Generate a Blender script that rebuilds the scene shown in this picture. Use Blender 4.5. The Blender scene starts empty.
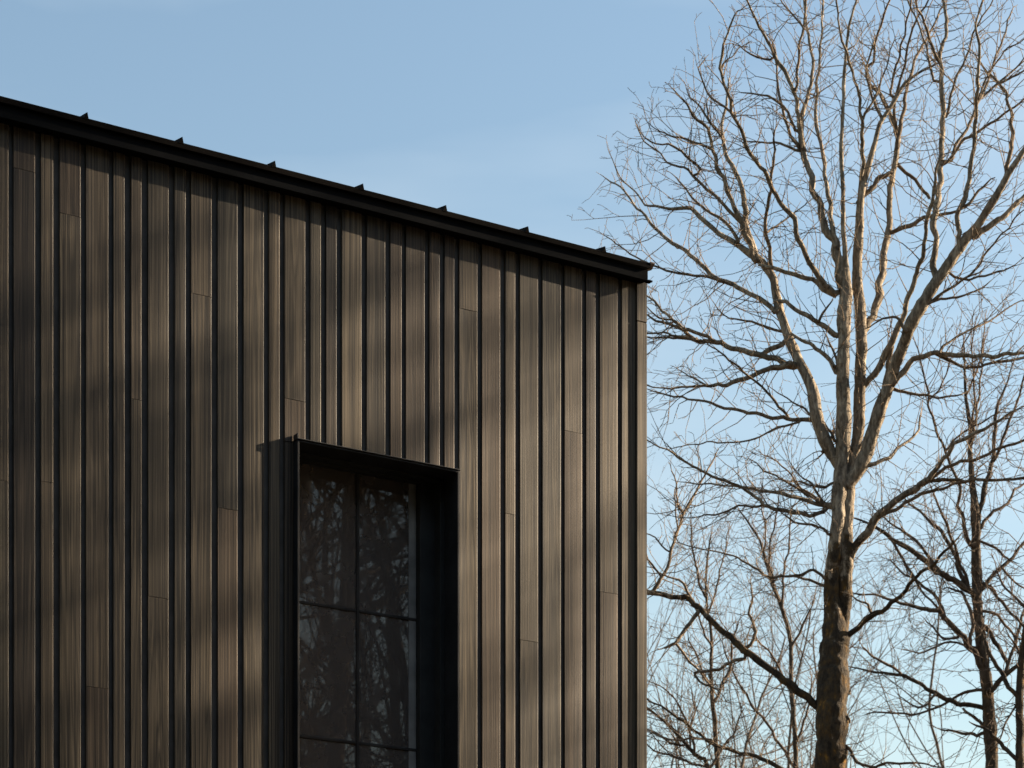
import bpy, math, random
from mathutils import Vector, Matrix, noise
rad = math.radians
sc = bpy.context.scene
col = sc.collection

# ------------------------------------------------------------------ camera
F, CX, HY, HC = 2400.0, 512.0, 1255.0, 1.6      # focal length in pixels, picture centre, horizon row, eye height
cam_d = bpy.data.cameras.new('camera'); cam = bpy.data.objects.new('camera', cam_d); col.objects.link(cam)
cam.location = (0, 0, HC); cam.rotation_euler = (math.pi/2, 0, 0)
cam_d.sensor_width = 36; cam_d.lens = F/1024*36
cam_d.shift_y = (HY-384)/1024
cam_d.clip_end = 3000
cam_d.dof.use_dof = True; cam_d.dof.focus_distance = 16.5; cam_d.dof.aperture_fstop = 7
sc.camera = cam

# ------------------------------------------------------------------ light
T = math.atan(F/(4500-CX))                       # the wall's angle to the picture plane
DV = Vector((math.cos(T), math.sin(T), 0)); NV = Vector((math.sin(T), -math.cos(T), 0))
TAN_AZ = 4.3
EL = rad(21.5)
az = math.atan(TAN_AZ)
SH = math.sin(az)*DV + math.cos(az)*NV
SUN = Vector((SH.x*math.cos(EL), SH.y*math.cos(EL), math.sin(EL)))
w = bpy.data.worlds.new('World'); sc.world = w; w.use_nodes = True
nt = w.node_tree; bg = nt.nodes['Background']
sky = nt.nodes.new('ShaderNodeTexSky'); sky.sky_type = 'NISHITA'; sky.sun_disc = False
sky.sun_elevation = EL; sky.sun_rotation = math.atan2(SH.x, SH.y)
sky.air_density = 1.5; sky.dust_density = 0.8; sky.ozone_density = 1.8; sky.altitude = 0
tcw = nt.nodes.new('ShaderNodeTexCoord'); mpw = nt.nodes.new('ShaderNodeMapping'); mpw.inputs['Scale'].default_value = (1.2, 1.2, 5.0); mpw.inputs['Rotation'].default_value = (0, .12, .5); mpw.inputs['Location'].default_value = (-1.13, 6.54, 7.05)
cn = nt.nodes.new('ShaderNodeTexNoise'); cn.inputs['Scale'].default_value = 2.4; cn.inputs['Detail'].default_value = 5; cn.inputs['Roughness'].default_value = .5
cr_ = nt.nodes.new('ShaderNodeMapRange'); cr_.inputs[1].default_value = .42; cr_.inputs[2].default_value = .78; cr_.inputs[3].default_value = 0; cr_.inputs[4].default_value = .4
mw = nt.nodes.new('ShaderNodeMix'); mw.data_type = 'RGBA'; mw.inputs[7].default_value = (4.6, 5.1, 5.4, 1)      # thin high cloud
nt.links.new(tcw.outputs['Generated'], mpw.inputs[0]); nt.links.new(mpw.outputs[0], cn.inputs['Vector']); nt.links.new(cn.outputs['Fac'], cr_.inputs[0])
nt.links.new(cr_.outputs[0], mw.inputs[0]); nt.links.new(sky.outputs[0], mw.inputs[6])
nt.links.new(mw.outputs[2], bg.inputs[0]); bg.inputs[1].default_value = 0.05
sl = bpy.data.lights.new('sun', 'SUN'); so = bpy.data.objects.new('sun', sl); col.objects.link(so)
sl.energy = 5.0; sl.angle = rad(0.5); sl.color = (1, .83, .62)
so.rotation_euler = SUN.to_track_quat('Z', 'Y').to_euler(); so.location = SUN*60
sc.view_settings.view_transform = 'Standard'; sc.view_settings.look = 'None'
sc.view_settings.exposure = 1.93; sc.view_settings.gamma = 1.0
sc.render.engine = 'CYCLES'
sc.cycles.max_bounces = 6; sc.cycles.transparent_max_bounces = 12

# ------------------------------------------------------------------ helpers
def tag(o, label=None, cat=None, group=None, kind=None):
    if label: o['label'] = label
    if cat: o['category'] = cat
    if group: o['group'] = group
    if kind: o['kind'] = kind
    return o
def empty(name, loc, rz=0):
    o = bpy.data.objects.new(name, None); col.objects.link(o); o.location = loc; o.rotation_euler = (0, 0, rz)
    o.empty_display_size = .2
    return o
class MB:
    def __init__(s): s.v = []; s.f = []; s.sm = []; s.mi = []; s.at = []; s.a = (0.0, 0.0)
    def face(s, *pts, smooth=False):
        i = len(s.v); s.v += [tuple(p) for p in pts]; s.f.append(tuple(range(i, i+len(pts)))); s.sm.append(smooth)
        s.at += [s.a]*len(pts)
    def grid(s, rows, smooth=True, closed=False, caps=False):
        i = len(s.v); n = len(rows[0])
        for r in rows: s.v += [tuple(p) for p in r]
        s.at += [s.a]*(len(rows)*n)
        for a in range(len(rows)-1):
            for b in range(n if closed else n-1):
                c = (b+1) % n
                s.f.append((i+a*n+b, i+a*n+c, i+(a+1)*n+c, i+(a+1)*n+b)); s.sm.append(smooth)
        if caps:
            s.f.append(tuple(i+b for b in reversed(range(n)))); s.sm.append(False)
            j = i+(len(rows)-1)*n
            s.f.append(tuple(j+b for b in range(n))); s.sm.append(False)
    def box(s, x0, x1, y0, y1, z0, z1, b=0.0):
        # a box with chamfered long edges (b) so that arrises catch the light
        if b <= 0:
            P = [(x, y, z) for x in (x0, x1) for y in (y0, y1) for z in (z0, z1)]
            for q in ((0,1,3,2), (4,6,7,5), (0,4,5,1), (2,3,7,6), (0,2,6,4), (1,5,7,3)): s.face(*[P[k] for k in q])
            return
        def ring(z, d):
            return [(x0+b+d, y0+d, z), (x1-b-d, y0+d, z), (x1-d, y0+b+d, z), (x1-d, y1-b-d, z), (x1-b-d, y1-d, z), (x0+b+d, y1-d, z), (x0+d, y1-b-d, z), (x0+d, y0+b+d, z)]
        s.grid([ring(z0, b), ring(z0+b, 0), ring(z1-b, 0), ring(z1, b)], smooth=False, closed=True, caps=True)
    def build(s, name, m, parent=None, attr=False):
        me = bpy.data.meshes.new(name); me.from_pydata(s.v, [], s.f); me.polygons.foreach_set('use_smooth', s.sm)
        if attr:
            A = me.attributes.new('piece', 'FLOAT_VECTOR', 'POINT')
            flat = []
            for a in s.at: flat += [a[0], a[1], 0.0]
            A.data.foreach_set('vector', flat)
        me.materials.append(m); me.update()
        o = bpy.data.objects.new(name, me); col.objects.link(o)
        if parent: o.parent = parent
        return o

class NT:
    def __init__(s, name):
        s.m = bpy.data.materials.new(name); s.m.use_nodes = True; s.t = s.m.node_tree; s.b = s.t.nodes['Principled BSDF']
    def n(s, t, **k):
        o = s.t.nodes.new(t)
        for a, v in k.items():
            if a.startswith('i_'): o.inputs[a[2:]].default_value = v
            elif a.startswith('n_'): o.inputs[int(a[2:])].default_value = v
            else: setattr(o, a, v)
        return o
    def l(s, a, b): s.t.links.new(a, b)
    def coords(s, scale, out='Object', offset=None):
        tc = s.n('ShaderNodeTexCoord'); mp = s.n('ShaderNodeMapping'); mp.inputs['Scale'].default_value = scale
        src = tc.outputs[out]
        if offset is not None:
            ad = s.n('ShaderNodeVectorMath', operation='ADD'); s.l(src, ad.inputs[0]); s.l(offset, ad.inputs[1]); src = ad.outputs[0]
        s.l(src, mp.inputs['Vector']); return mp.outputs[0]
    def noise(s, vec, scale, detail=4, rough=.55, dist=0):
        o = s.n('ShaderNodeTexNoise', i_Scale=scale, i_Detail=detail, i_Roughness=rough, i_Distortion=dist); s.l(vec, o.inputs['Vector']); return o.outputs['Fac']
    def ramp(s, fac, stops):
        r = s.n('ShaderNodeValToRGB'); e = r.color_ramp.elements
        while len(e) < len(stops): e.new(.5)
        for k, (p, c) in enumerate(stops): e[k].position = p; e[k].color = (*c, 1) if len(c) == 3 else c
        s.l(fac, r.inputs[0]); return r.outputs[0]
    def mix(s, fac, a, b, mode='MIX'):
        o = s.n('ShaderNodeMix', data_type='RGBA', blend_type=mode)
        for k, v in ((0, fac), (6, a), (7, b)):
            if hasattr(v, 'links'): s.l(v, o.inputs[k])
            else: o.inputs[k].default_value = v if k == 0 else (*v, 1)
        return o.outputs[2]
    def bump(s, h, strength, dist):
        o = s.n('ShaderNodeBump', i_Strength=strength, i_Distance=dist); s.l(h, o.inputs['Height']); s.l(o.outputs[0], s.b.inputs['Normal']); return o
def plain(name, c, rough=.5, metal=0, spec=.5, var=.25, bump=0.0, scale=6):
    k = NT(name); f = k.noise(k.coords((1, 1, 1)), scale, 5)
    k.l(k.ramp(f, [(.3, [x*(1-var) for x in c]), (.7, [x*(1+var) for x in c])]), k.b.inputs['Base Color'])
    k.b.inputs['Roughness'].default_value = rough; k.b.inputs['Metallic'].default_value = metal; k.b.inputs['Specular IOR Level'].default_value = spec
    if bump: k.bump(f, bump, .01)
    return k.m

# ------------------------------------------------------------------ materials
def mat_wood():
    k = NT('dark_stained_wood')
    at = k.n('ShaderNodeAttribute', attribute_name='piece')
    sp = k.n('ShaderNodeSeparateXYZ'); k.l(at.outputs['Vector'], sp.inputs[0])
    off = k.n('ShaderNodeCombineXYZ'); 
    m1 = k.n('ShaderNodeMath', operation='MULTIPLY', n_1=37.0); k.l(sp.outputs[0], m1.inputs[0])
    k.l(m1.outputs[0], off.inputs[0]); k.l(m1.outputs[0], off.inputs[2]); k.l(m1.outputs[0], off.inputs[1])
    # fine straight grain, broad cathedral figure, long streaks
    v1 = k.coords((95, 95, .5), offset=off.outputs[0]); g1 = k.noise(v1, 1.5, 4, .55, .2)
    v2 = k.coords((9, 9, .32), offset=off.outputs[0]); g2 = k.noise(v2, 1.0, 3, .5, .9)
    mu = k.n('ShaderNodeMath', operation='MULTIPLY', n_1=9.0); k.l(g2, mu.inputs[0])
    fr = k.n('ShaderNodeMath', operation='PINGPONG', n_1=.5); k.l(mu.outputs[0], fr.inputs[0])
    figc = k.ramp(fr.outputs[0], [(0, (0, 0, 0)), (.5, (1, 1, 1))])
    v3 = k.coords((4, 4, .5), offset=off.outputs[0]); g3 = k.noise(v3, 1.3, 5, .6)
    base = k.ramp(g1, [(.36, (.029, .0225, .0165)), (.5, (.086, .069, .048)), (.64, (.155, .126, .089))])
    figm = k.n('ShaderNodeMath', operation='MULTIPLY'); k.l(sp.outputs[1], figm.inputs[0]); figm.inputs[1].default_value = .78
    base2 = k.mix(figm.outputs[0], base, k.mix(.85, base, figc, 'MULTIPLY'))
    tint = k.ramp(sp.outputs[0], [(0, (.62, .58, .58)), (.22, (.95, .82, .74)), (.45, (.80, .82, .80)), (.7, (1.12, 1.04, .95)), (1, (1.30, 1.26, 1.16))])
    c = k.mix(1.0, base2, tint, 'MULTIPLY')
    c = k.mix(.5, c, k.ramp(g3, [(.32, (.62, .60, .60)), (.62, (1.12, 1.1, 1.08))]), 'MULTIPLY')
    k.l(c, k.b.inputs['Base Color'])
    k.b.inputs['Roughness'].default_value = .6; k.b.inputs['Specular IOR Level'].default_value = .33
    s = k.n('ShaderNodeMath', operation='ADD'); k.l(g1, s.inputs[0])
    g2m = k.n('ShaderNodeMath', operation='MULTIPLY', n_1=.4); k.l(fr.outputs[0], g2m.inputs[0]); k.l(g2m.outputs[0], s.inputs[1])
    k.bump(s.outputs[0], .3, .0025)
    return k.m
def mat_bark(name, dark, mid, light, moss=0.0):
    k = NT(name)
    v = k.coords((1, 1, .28)); a = k.noise(v, 26, 6, .65, .4)
    c = k.ramp(a, [(.3, dark), (.5, mid), (.72, light)])
    p = k.noise(k.coords((1, 1, .6)), 3.3, 5, .6)
    c = k.mix(.7, c, k.ramp(p, [(.35, (.55, .53, .5)), (.6, (1.15, 1.15, 1.15))]), 'MULTIPLY')
    if moss:
        tc = k.n('ShaderNodeTexCoord'); sx = k.n('ShaderNodeSeparateXYZ'); k.l(tc.outputs['Object'], sx.inputs[0])
        h = k.n('ShaderNodeMapRange', n_1=10.6, n_2=8.9, n_3=-.13, n_4=.19); k.l(sx.outputs[2], h.inputs[0])
        ad = k.n('ShaderNodeMath', operation='ADD'); k.l(k.noise(k.coords((1, 1, .55)), 7.0, 6, .72), ad.inputs[0]); k.l(h.outputs[0], ad.inputs[1])
        q = k.ramp(ad.outputs[0], [(.50, (0, 0, 0)), (.56, (1, 1, 1))])
        f2 = k.n('ShaderNodeMath', operation='MULTIPLY', n_1=moss); k.l(q, f2.inputs[0])
        mc = k.ramp(k.noise(k.coords((1, 1, .6)), 11, 5, .65), [(.34, (.016, .012, .008)), (.48, (.048, .036, .024)), (.60, (.09, .054, .020)), (.70, (.28, .14, .022))])
        c = k.mix(f2.outputs[0], c, mc)
    k.l(c, k.b.inputs['Base Color']); k.b.inputs['Roughness'].default_value = .9; k.b.inputs['Specular IOR Level'].default_value = .15
    k.bump(a, 1.0, .05)
    return k.m
def mat_glass():
    k = NT('window_glass'); out = [n for n in k.t.nodes if n.type == 'OUTPUT_MATERIAL'][0]
    k.t.nodes.remove(k.b)
    tr = k.n('ShaderNodeBsdfTransparent'); tr.inputs[0].default_value = (.5, .49, .46, 1)
    gl = k.n('ShaderNodeBsdfGlossy'); gl.inputs[0].default_value = (.95, .93, .90, 1); gl.inputs['Roughness'].default_value = .012
    wv = k.noise(k.coords((1, 1, 1)), 1.6, 1); bp = k.n('ShaderNodeBump', i_Strength=.02, i_Distance=.01); k.l(wv, bp.inputs['Height']); k.l(bp.outputs[0], gl.inputs['Normal'])
    fr = k.n('ShaderNodeFresnel', i_IOR=1.6); ad = k.n('ShaderNodeMath', operation='MULTIPLY', n_1=1.35); k.l(fr.outputs[0], ad.inputs[0])
    mx = k.n('ShaderNodeMixShader'); k.l(ad.outputs[0], mx.inputs[0]); k.l(tr.outputs[0], mx.inputs[1]); k.l(gl.outputs[0], mx.inputs[2])
    df = k.n('ShaderNodeBsdfDiffuse'); k.l(k.ramp(k.noise(k.coords((1, 1, 1)), 5, 5), [(.3, (.20, .165, .142)), (.7, (.255, .214, .186))]), df.inputs[0])
    m2 = k.n('ShaderNodeMixShader'); m2.inputs[0].default_value = .46; k.l(mx.outputs[0], m2.inputs[1]); k.l(df.outputs[0], m2.inputs[2])
    k.l(m2.outputs[0], out.inputs['Surface']); return k.m
M = dict(
    wood=mat_wood(),
    sheath=plain('black_membrane', (.11, .10, .09), .9, 0, .1),
    trim=plain('black_coated_metal', (.034, .034, .035), .7, 0, .12, .3),
    flash=plain('dark_metal_flashing', (.05, .05, .052), .6, 0, .3, .2),
    verge=plain('sunlit_bare_metal', (.26, .19, .15), .5, 0, .4, .3),  # bare metal, its colour raised to paint in sunlight on the verge tip
    fascia=plain('dark_fascia_metal', (.008, .0085, .0095), .8, 0, .03, .15),
    roof=plain('dark_brown_roof_metal', (.008, .0062, .005), .8, 0, .03, .3),
    frame=plain('black_window_frame', (.04, .04, .038), .6, 0, .25),
    muntin=plain('dark_muntin', (.055, .05, .046), .8, 0, .05),
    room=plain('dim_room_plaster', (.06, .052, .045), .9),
    edge_strip=plain('grey_pane_strip', (.30, .285, .26), .7, 0, .2, .3),
    glass=mat_glass(),
    ground=plain('leaf_litter_ground', (.05, .037, .025), .95, 0, .2, .45, .5, 3),
    bark=mat_bark('maple_bark', (.055, .042, .03), (.25, .20, .145), (.52, .43, .315), .95),
    twig=mat_bark('maple_twig_bark', (.08, .056, .038), (.185, .137, .094), (.33, .255, .18)),
    bark2=mat_bark('brown_tree_bark', (.036, .026, .019), (.095, .070, .050), (.19, .148, .108), .5),
    needles=plain('spruce_needles', (.035, .05, .028), .8, 0, .2, .4),
    twig2=mat_bark('brown_twig_bark', (.055, .037, .026), (.13, .092, .065), (.22, .16, .12)),
)

# ------------------------------------------------------------------ setting
g = MB(); g.face((-400, -400, 0), (400, -400, 0), (400, 900, 0), (-400, 900, 0))
tag(g.build('ground', M['ground']), kind='structure')

# ------------------------------------------------------------------ house
Z0 = 15.5
P0 = Vector(((648-CX)/F*Z0, Z0, 0))
def wall(x, y=None, o=0.0):
    """picture column/row -> distance along the wall and height, on the plane o in front of the board faces"""
    p = P0 + NV*o; u = (x-CX)/F
    s = (u*p.y-p.x)/(DV.x-u*DV.y)
    if y is None: return s
    return s, HC+(p.y+s*DV.y)*(HY-y)/F
def ws(x, o=0.0): return wall(x, None, o)
def wz(x, y, o=0.0): return wall(x, y, o)[1]

house = empty('house', (P0.x, P0.y, 0), T)
tag(house, 'house clad in dark vertical boards of mixed widths, with black eave and recessed window', 'house')
OV = .075                                                   # the eave's overhang
z_sof = .5*(wz(646, 282, OV)+wz(4, 116, OV))              # eave underside
z_fas = .5*(wz(646, 268.5, OV)+wz(4, 105, OV))              # top of fascia
z_top = .5*(wz(646, 264, OV)+wz(4, 97.5, OV))
print('eave', z_sof, wz(646, 282, OV), wz(4, 116, OV), z_fas, z_top)
S_END = ws(647)
LEN, DEP = 11.0, 8.0
TP = .05                                                   # how far the window surround stands out
wl = ws(297.5, TP); wr = ws(459.5, TP)
wtop = .5*(wz(299, 440, TP)+wz(459, 470, TP)); wbot = wtop-3.25
print('window', wl, wr, wtop, wz(299, 440, TP), wz(459, 470, TP))
WB = .013                                                   # surround thickness

BOARDS = [(13.5,35.6),(41,53.8),(59.7,81.3),(86,109),(113.5,125),(131,142),(148,169),(174.5,186),(191,212),(217.7,238),(243.5,264.3),
    (269,280),(284.6,305.7),(310.5,321.4),(326,337),(341.8,362),(366.7,385.7),(390.5,402),(405.8,425),(429.4,440),(444.6,454.8),(459.3,477.8),
    (482,500.6),(505.4,515.6),(520,538.5),(542.5,561.3),(564.6,582.4),(586.2,595.9),(600,618),(622,640)]
JOINTS = {0:170, 2:215, 8:295, 5:399.5, 1:482, 9:509, 6:597.5, 3:687.5, 12:400, 21:310, 26:432, 23:514, 28:593, 24:641}
bl = [(ws(a), ws(b), (wz((a+b)/2, JOINTS[i]) if i in JOINTS else None)) for i, (a, b) in enumerate(BOARDS)]
rng = random.Random(4)
s = ws(8.9)
while s > -LEN:                                             # the wall goes on to the left of the picture
    wd = rng.choice((.145, .145, .078, .15, .078)); bl.insert(0, (s-wd, s, rng.uniform(3, 7) if rng.random() < .5 else None)); s -= wd+.033
def vnoise(a, b): return noise.noise(Vector((a, b, 3.7)))
def board(mb, x0, x1, z0, z1, seed, fn, fig):
    wd = x1-x0; r = random.Random(seed)
    tilt0 = r.uniform(-.011, .011); cup0 = r.uniform(-.0016, .0022)*(wd/.14)
    mb.a = (r.random(), fig)
    n = max(2, int((z1-z0)/.22)); rows = []; L = []; R = []
    bv = .0065; bl_ = .002
    xs = [x0+bl_+(wd-bv-bl_)*k/6 for k in range(7)]
    for j in range(n+1):
        z = z0+(z1-z0)*j/n
        tl = tilt0+.020*vnoise(seed*1.7, z*.55); cp = cup0+.0016*vnoise(seed*2.3+50, z*.8); ln = .0016*vnoise(seed+9, z*.5)
        def dep(x):
            u = (x-x0)/wd-.5
            return -(tl*u*wd+cp*(1-4*u*u)+ln*0)
        bow = .0012*vnoise(seed+31, z*.35)
        row = [fn(x+bow, dep(x), z) for x in xs]; rows.append(row)
        e = dep(xs[-1]); q = dep(xs[0])
        R.append([fn(xs[-1]+bow, e, z), fn(x1-bv*.32+bow, e+bv*.32, z), fn(x1+bow, e+bv, z)])
        L.append([fn(x0+bow, q+bl_, z), fn(xs[0]+bow, q, z)])
    mb.grid(rows); mb.grid(R); mb.grid(L, smooth=False)
    mb.grid([[r_[-1], fn(x1, .0145, z0+(z1-z0)*j/n)] for j, r_ in enumerate(R)], smooth=False)
    mb.grid([[fn(x0, .0145, z0+(z1-z0)*j/n), l_[0]] for j, l_ in enumerate(L)], smooth=False)
    for j in (0, n):                                        # end grain
        z = z0 if j == 0 else z1
        mb.face(*( [fn(x0, .0145, z)]+L[j][:1]+rows[j]+R[j][1:]+[fn(x1, .0145, z)] ))
def run_board(mb, x0, x1, z0, z1, joint, seed, fn, fig=None):
    f = fig if fig is not None else 1.0 if random.Random(seed*7).random() < .36 else random.Random(seed*3).random()*.25
    if joint and z0+.1 < joint < z1-.1:
        board(mb, x0, x1, z0, joint-.0013, seed, fn, f); board(mb, x0, x1, joint+.0013, z1, seed+1000, fn, random.Random(seed*5).random())
    else: board(mb, x0, x1, z0, z1, seed, fn, f)
cl = MB(); ident = lambda x, y, z: (x, y, z)
zt = z_sof+.03; zb = .35
FIG = {2: .9, 3: .8, 5: 1.0, 7: 1.2, 8: 1.25, 10: .8}    # boards with a bold figure
for i, (a, b, jz) in enumerate(bl):
    a2, b2 = max(a, -LEN), min(b, S_END-.02)
    sd = 11+i; fg = FIG.get(i-(len(bl)-len(BOARDS)))
    def cut(p, q):                                          # a strip of board beside or over the opening
        if p < wr-.002 and q > wl+.002:                      # crosses the window surround
            run_board(cl, p, q, wtop-.004, zt, jz, sd, ident)
            if p < wl-.02: run_board(cl, p, wl+.002, zb, wtop-.009, jz, sd, ident)
            if q > wr+.02: run_board(cl, wr-.002, q, zb, wtop-.009, jz, sd, ident)
            run_board(cl, p, q, zb, wbot-.01, None, sd+300, ident)
        else: run_board(cl, p, q, zb, zt, jz, sd, ident, fg)
    cut(a2, b2)
E2 = MB
# the end wall turns away from the picture; boards there too
rng = random.Random(8); y = .06; k = 0
ef = lambda x, d, z: (S_END-.004-d, x, z)
while y < DEP-.2:
    wd = rng.choice((.145, .145, .078)); run_board(cl, y, y+wd, zb, zt+y*.2, rng.uniform(2, 7) if rng.random() < .5 else None, 500+k, ef); y += wd+.033; k += 1
bk = lambda x, d, z: (x, DEP+.0-d*-1, z)
cladding = cl.build('cladding', M['wood'], house, attr=True)
# corner board
cb = MB(); x0, x1 = ws(636.8, .012), ws(647, .012)
cj = wz(642, 322, .012)
cb.a = (.93, .1); cb.box(x0, x1, -.014, .05, zb, cj-.0015, .003); cb.a = (.8, .05); cb.box(x0, x1, -.014, .05, cj+.0015, zt, .003)
cb.build('corner_board', M['wood'], house, attr=True)
# sheathing with the opening left out, and the other walls
sh = MB(); Y = .015
ow0, ow1 = wl+WB*.5, wr-WB*.5; oz0, oz1 = wbot+WB*.5, wtop-WB*.5
xa, xb = -LEN, S_END-.03
for (p, q, r0, r1) in ((xa, ow0, 0, zt), (ow1, xb, 0, zt), (ow0, ow1, oz1, zt), (ow0, ow1, 0, oz0)):
    sh.box(p, q, Y, Y+.16, r0, r1)
zr = zt+.2*DEP
sh.face((xb, Y+.16, 0), (xb, DEP, 0), (xb, DEP, zr), (xb, Y+.16, zt)); sh.face((xb-.1, Y+.16, 0), (xb-.1, DEP, 0), (xb-.1, DEP, zr), (xb-.1, Y+.16, zt))
sh.box(xa, xb, DEP-.15, DEP, 0, zr-.05); sh.box(xa, xa+.15, Y+.165, DEP-.155, 0, zt)
sh.build('inner_wall', M['sheath'], house)
# roof: drip edge, fascia, sheet and standing ribs
fa = MB(); xe = ws(648, OV)
fa.box(-LEN-.1, xe, -OV, -OV+.02, z_sof, z_fas-.002, .002)
fa.build('fascia', M['fascia'], house)
so_ = MB(); so_.box(-LEN-.1, xe-.002, -OV+.021, .02, z_sof+.004, z_sof+.016); so_.box(xe-.006, xe+.028, -OV-.012, -OV+.03, z_sof-.004, z_sof+.003)
so_.build('soffit', M['fascia'], house)
rf = MB(); sl_ = math.tan(rad(11))
xr = xe+.004
lo, hi = (-OV-.022, z_fas), (-OV-.022, z_top)
yb = DEP+.2; dz = (yb+OV+.022)*sl_
prof = [(-OV-.022, z_fas), (-OV-.022, z_top-.006), (-OV-.016, z_top), (yb, z_top+dz), (yb, z_top+dz-.06), (-OV+.05, z_fas+.012)]
rf.grid([[(x, a, b) for a, b in prof] for x in (-LEN-.15, xr)], smooth=False, closed=True, caps=True)
roof = rf.build('roof', M['roof'], house)
tr_ = MB(); pr = [(-OV-.03, z_top-.004), (-OV-.03, z_top+.004), (yb, z_top+dz+.006), (yb, z_top+dz-.03), (-OV+.01, z_top-.03)]
tr_.grid([[(x, a, b) for a, b in pr] for x in (xr+.001, xr+.03)], smooth=False, closed=True, caps=True)
tr_.build('verge_trim', M['verge'], roof)
RIBS = [85, 180, 272.5, 360.5, 443.5, 525.5, 602.5]
xs_ = [ws(x, OV) for x in RIBS]; stp = (xs_[0]-xs_[-1])/6
x = xs_[0]+stp
while x > -LEN: xs_.append(x); x += stp
for x in xs_:
    b = MB(); y0 = -OV-.024; z = z_top-.01
    b.grid([[(x-.018, y0, z), (x+.005, y0, z+.041), (x+.014, y0, z)], [(x-.018, yb, z+dz), (x+.005, yb, z+dz+.041), (x+.014, yb, z+dz)]], smooth=False, closed=True, caps=True)
    b.build('roof_rib', M['roof'], roof)

# window
win = empty('window', (0, 0, 0)); win.parent = house
RC = .24                                                    # recess of the glass behind the board faces
sr = MB()
sr.box(wl, wl+WB, -TP, RC-.02, wbot, wtop, .002); sr.box(wr-WB, wr, -TP, RC-.02, wbot, wtop, .002)
sr.box(wl+WB, wr-WB, -TP, RC-.02, wtop-WB, wtop, .002); sr.box(wl+WB, wr-WB, -TP, RC-.02, wbot, wbot+WB, .002)
sr.build('surround', M['trim'], win)
fl = MB(); fl.box(wl-.004, wr+.004, -TP-.009, .0, wtop+.001, wtop+.006, .0015); fl.box(wl-.004, wl+.002, -TP-.007, -.002, wtop+.007, wtop+.036, .001)
fl.build('head_flashing', M['flash'], win)
fr = MB()
i0, i1, j0, j1 = wl+WB, wr-WB, wbot+WB, wtop-WB
def ring(mb, a0, a1, b0, b1, y0, y1, wl_, wr_, wt_, wb_, b=.002):
    mb.box(a0, a0+wl_, y0, y1, b0, b1, b); mb.box(a1-wr_, a1, y0, y1, b0, b1, b)
    mb.box(a0+wl_, a1-wr_, y0, y1, b1-wt_, b1, b); mb.box(a0+wl_, a1-wr_, y0, y1, b0, b0+wb_, b)
ring(fr, i0+.0005, i1-.0005, j0, j1-.0005, RC-.13, RC-.03, .035, .032, .010, .035)
fr.build('frame', M['frame'], win)
sa = MB(); ring(sa, i0+.034, i1-.031, j0+.03, j1-.0095, RC-.06, RC+.02, .05, .105, .014, .08)
sa.build('sash', M['frame'], win)
ga0, ga1, gb0, gb1 = i0+.084, i1-.136, j0+.11, j1-.0235
gl = MB(); gl.box(ga0-.01, ga1+.01, RC-.012, RC-.006, gb0-.01, gb1+.01); pane = gl.build('pane', M['glass'], win)
mu = MB(); yq = RC
def wxy(x, y): return wall(x, y, -RC)
mx = wxy(356.5, 600)[0]
mu.box(mx-.010, mx+.010, RC-.022, RC+.012, gb0, gb1, .003)
for (x, y) in ((356.5, 611.5), (356.5, 743.5)):
    z = wxy(x, y)[1]
    mu.box(ga0, mx-.011, RC-.020, RC+.010, z-.009, z+.009, .003); mu.box(mx+.011, ga1, RC-.020, RC+.010, z-.009, z+.009, .003)
mu.build('muntin', M['muntin'], win)
bd = MB(); xa_ = wxy(407.5, 600)[0]  # light grey strip along the right edge of the pane
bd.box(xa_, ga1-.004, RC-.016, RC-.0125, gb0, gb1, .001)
bd.build('pane_edge_strip', M['edge_strip'], win)
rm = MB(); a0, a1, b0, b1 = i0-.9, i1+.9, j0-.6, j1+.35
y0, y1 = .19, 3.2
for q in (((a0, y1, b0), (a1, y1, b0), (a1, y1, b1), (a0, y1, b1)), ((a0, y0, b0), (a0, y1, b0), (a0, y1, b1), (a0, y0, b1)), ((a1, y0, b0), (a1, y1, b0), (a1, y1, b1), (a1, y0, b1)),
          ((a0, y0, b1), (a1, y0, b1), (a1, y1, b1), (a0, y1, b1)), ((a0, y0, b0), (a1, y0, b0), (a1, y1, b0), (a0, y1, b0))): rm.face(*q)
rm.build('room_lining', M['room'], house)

# ------------------------------------------------------------------ trees
def unproj(x, y, Z): return Vector(((x-CX)/F*Z, Z, HC+(HY-y)/F*Z))
def tube(mb, pts, rads, sides, cap=True, rough=0.0):
    n = len(pts)
    if n < 2: return
    t = (pts[1]-pts[0]).normalized()
    up = Vector((1, 0, 0)) if abs(t.x) < .8 else Vector((0, 1, 0))
    a = (up-t*up.dot(t)).normalized(); rows = []
    for i in range(n):
        t = (pts[min(i+1, n-1)]-pts[max(i-1, 0)])
        if t.length < 1e-7: t = Vector((0, 0, 1))
        t.normalize(); a = a-t*a.dot(t)
        if a.length < 1e-5: a = t.orthogonal()
        a.normalize(); b = t.cross(a)
        row = []
        for k in range(sides):
            o = (a*math.cos(2*math.pi*k/sides)+b*math.sin(2*math.pi*k/sides))*rads[i]
            if rough:
                q = pts[i]+o; q = Vector((q.x, q.y, q.z*.45))
                o = o*(1+rough*(noise.noise(q*9)+.8*noise.noise(q*24)+.6*noise.noise(q*55)))
            row.append(pts[i]+o)
        rows.append(row)
    mb.grid(rows, closed=True)
def knobby(pts, rads, seed, amt=.12):
    return [r*(1+amt*noise.noise(Vector((p.x*5, p.y*5, p.z*4+seed)))+.10*noise.noise(Vector((p.x*14, p.y*14, p.z*13+seed)))) for p, r in zip(pts, rads)]
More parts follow.
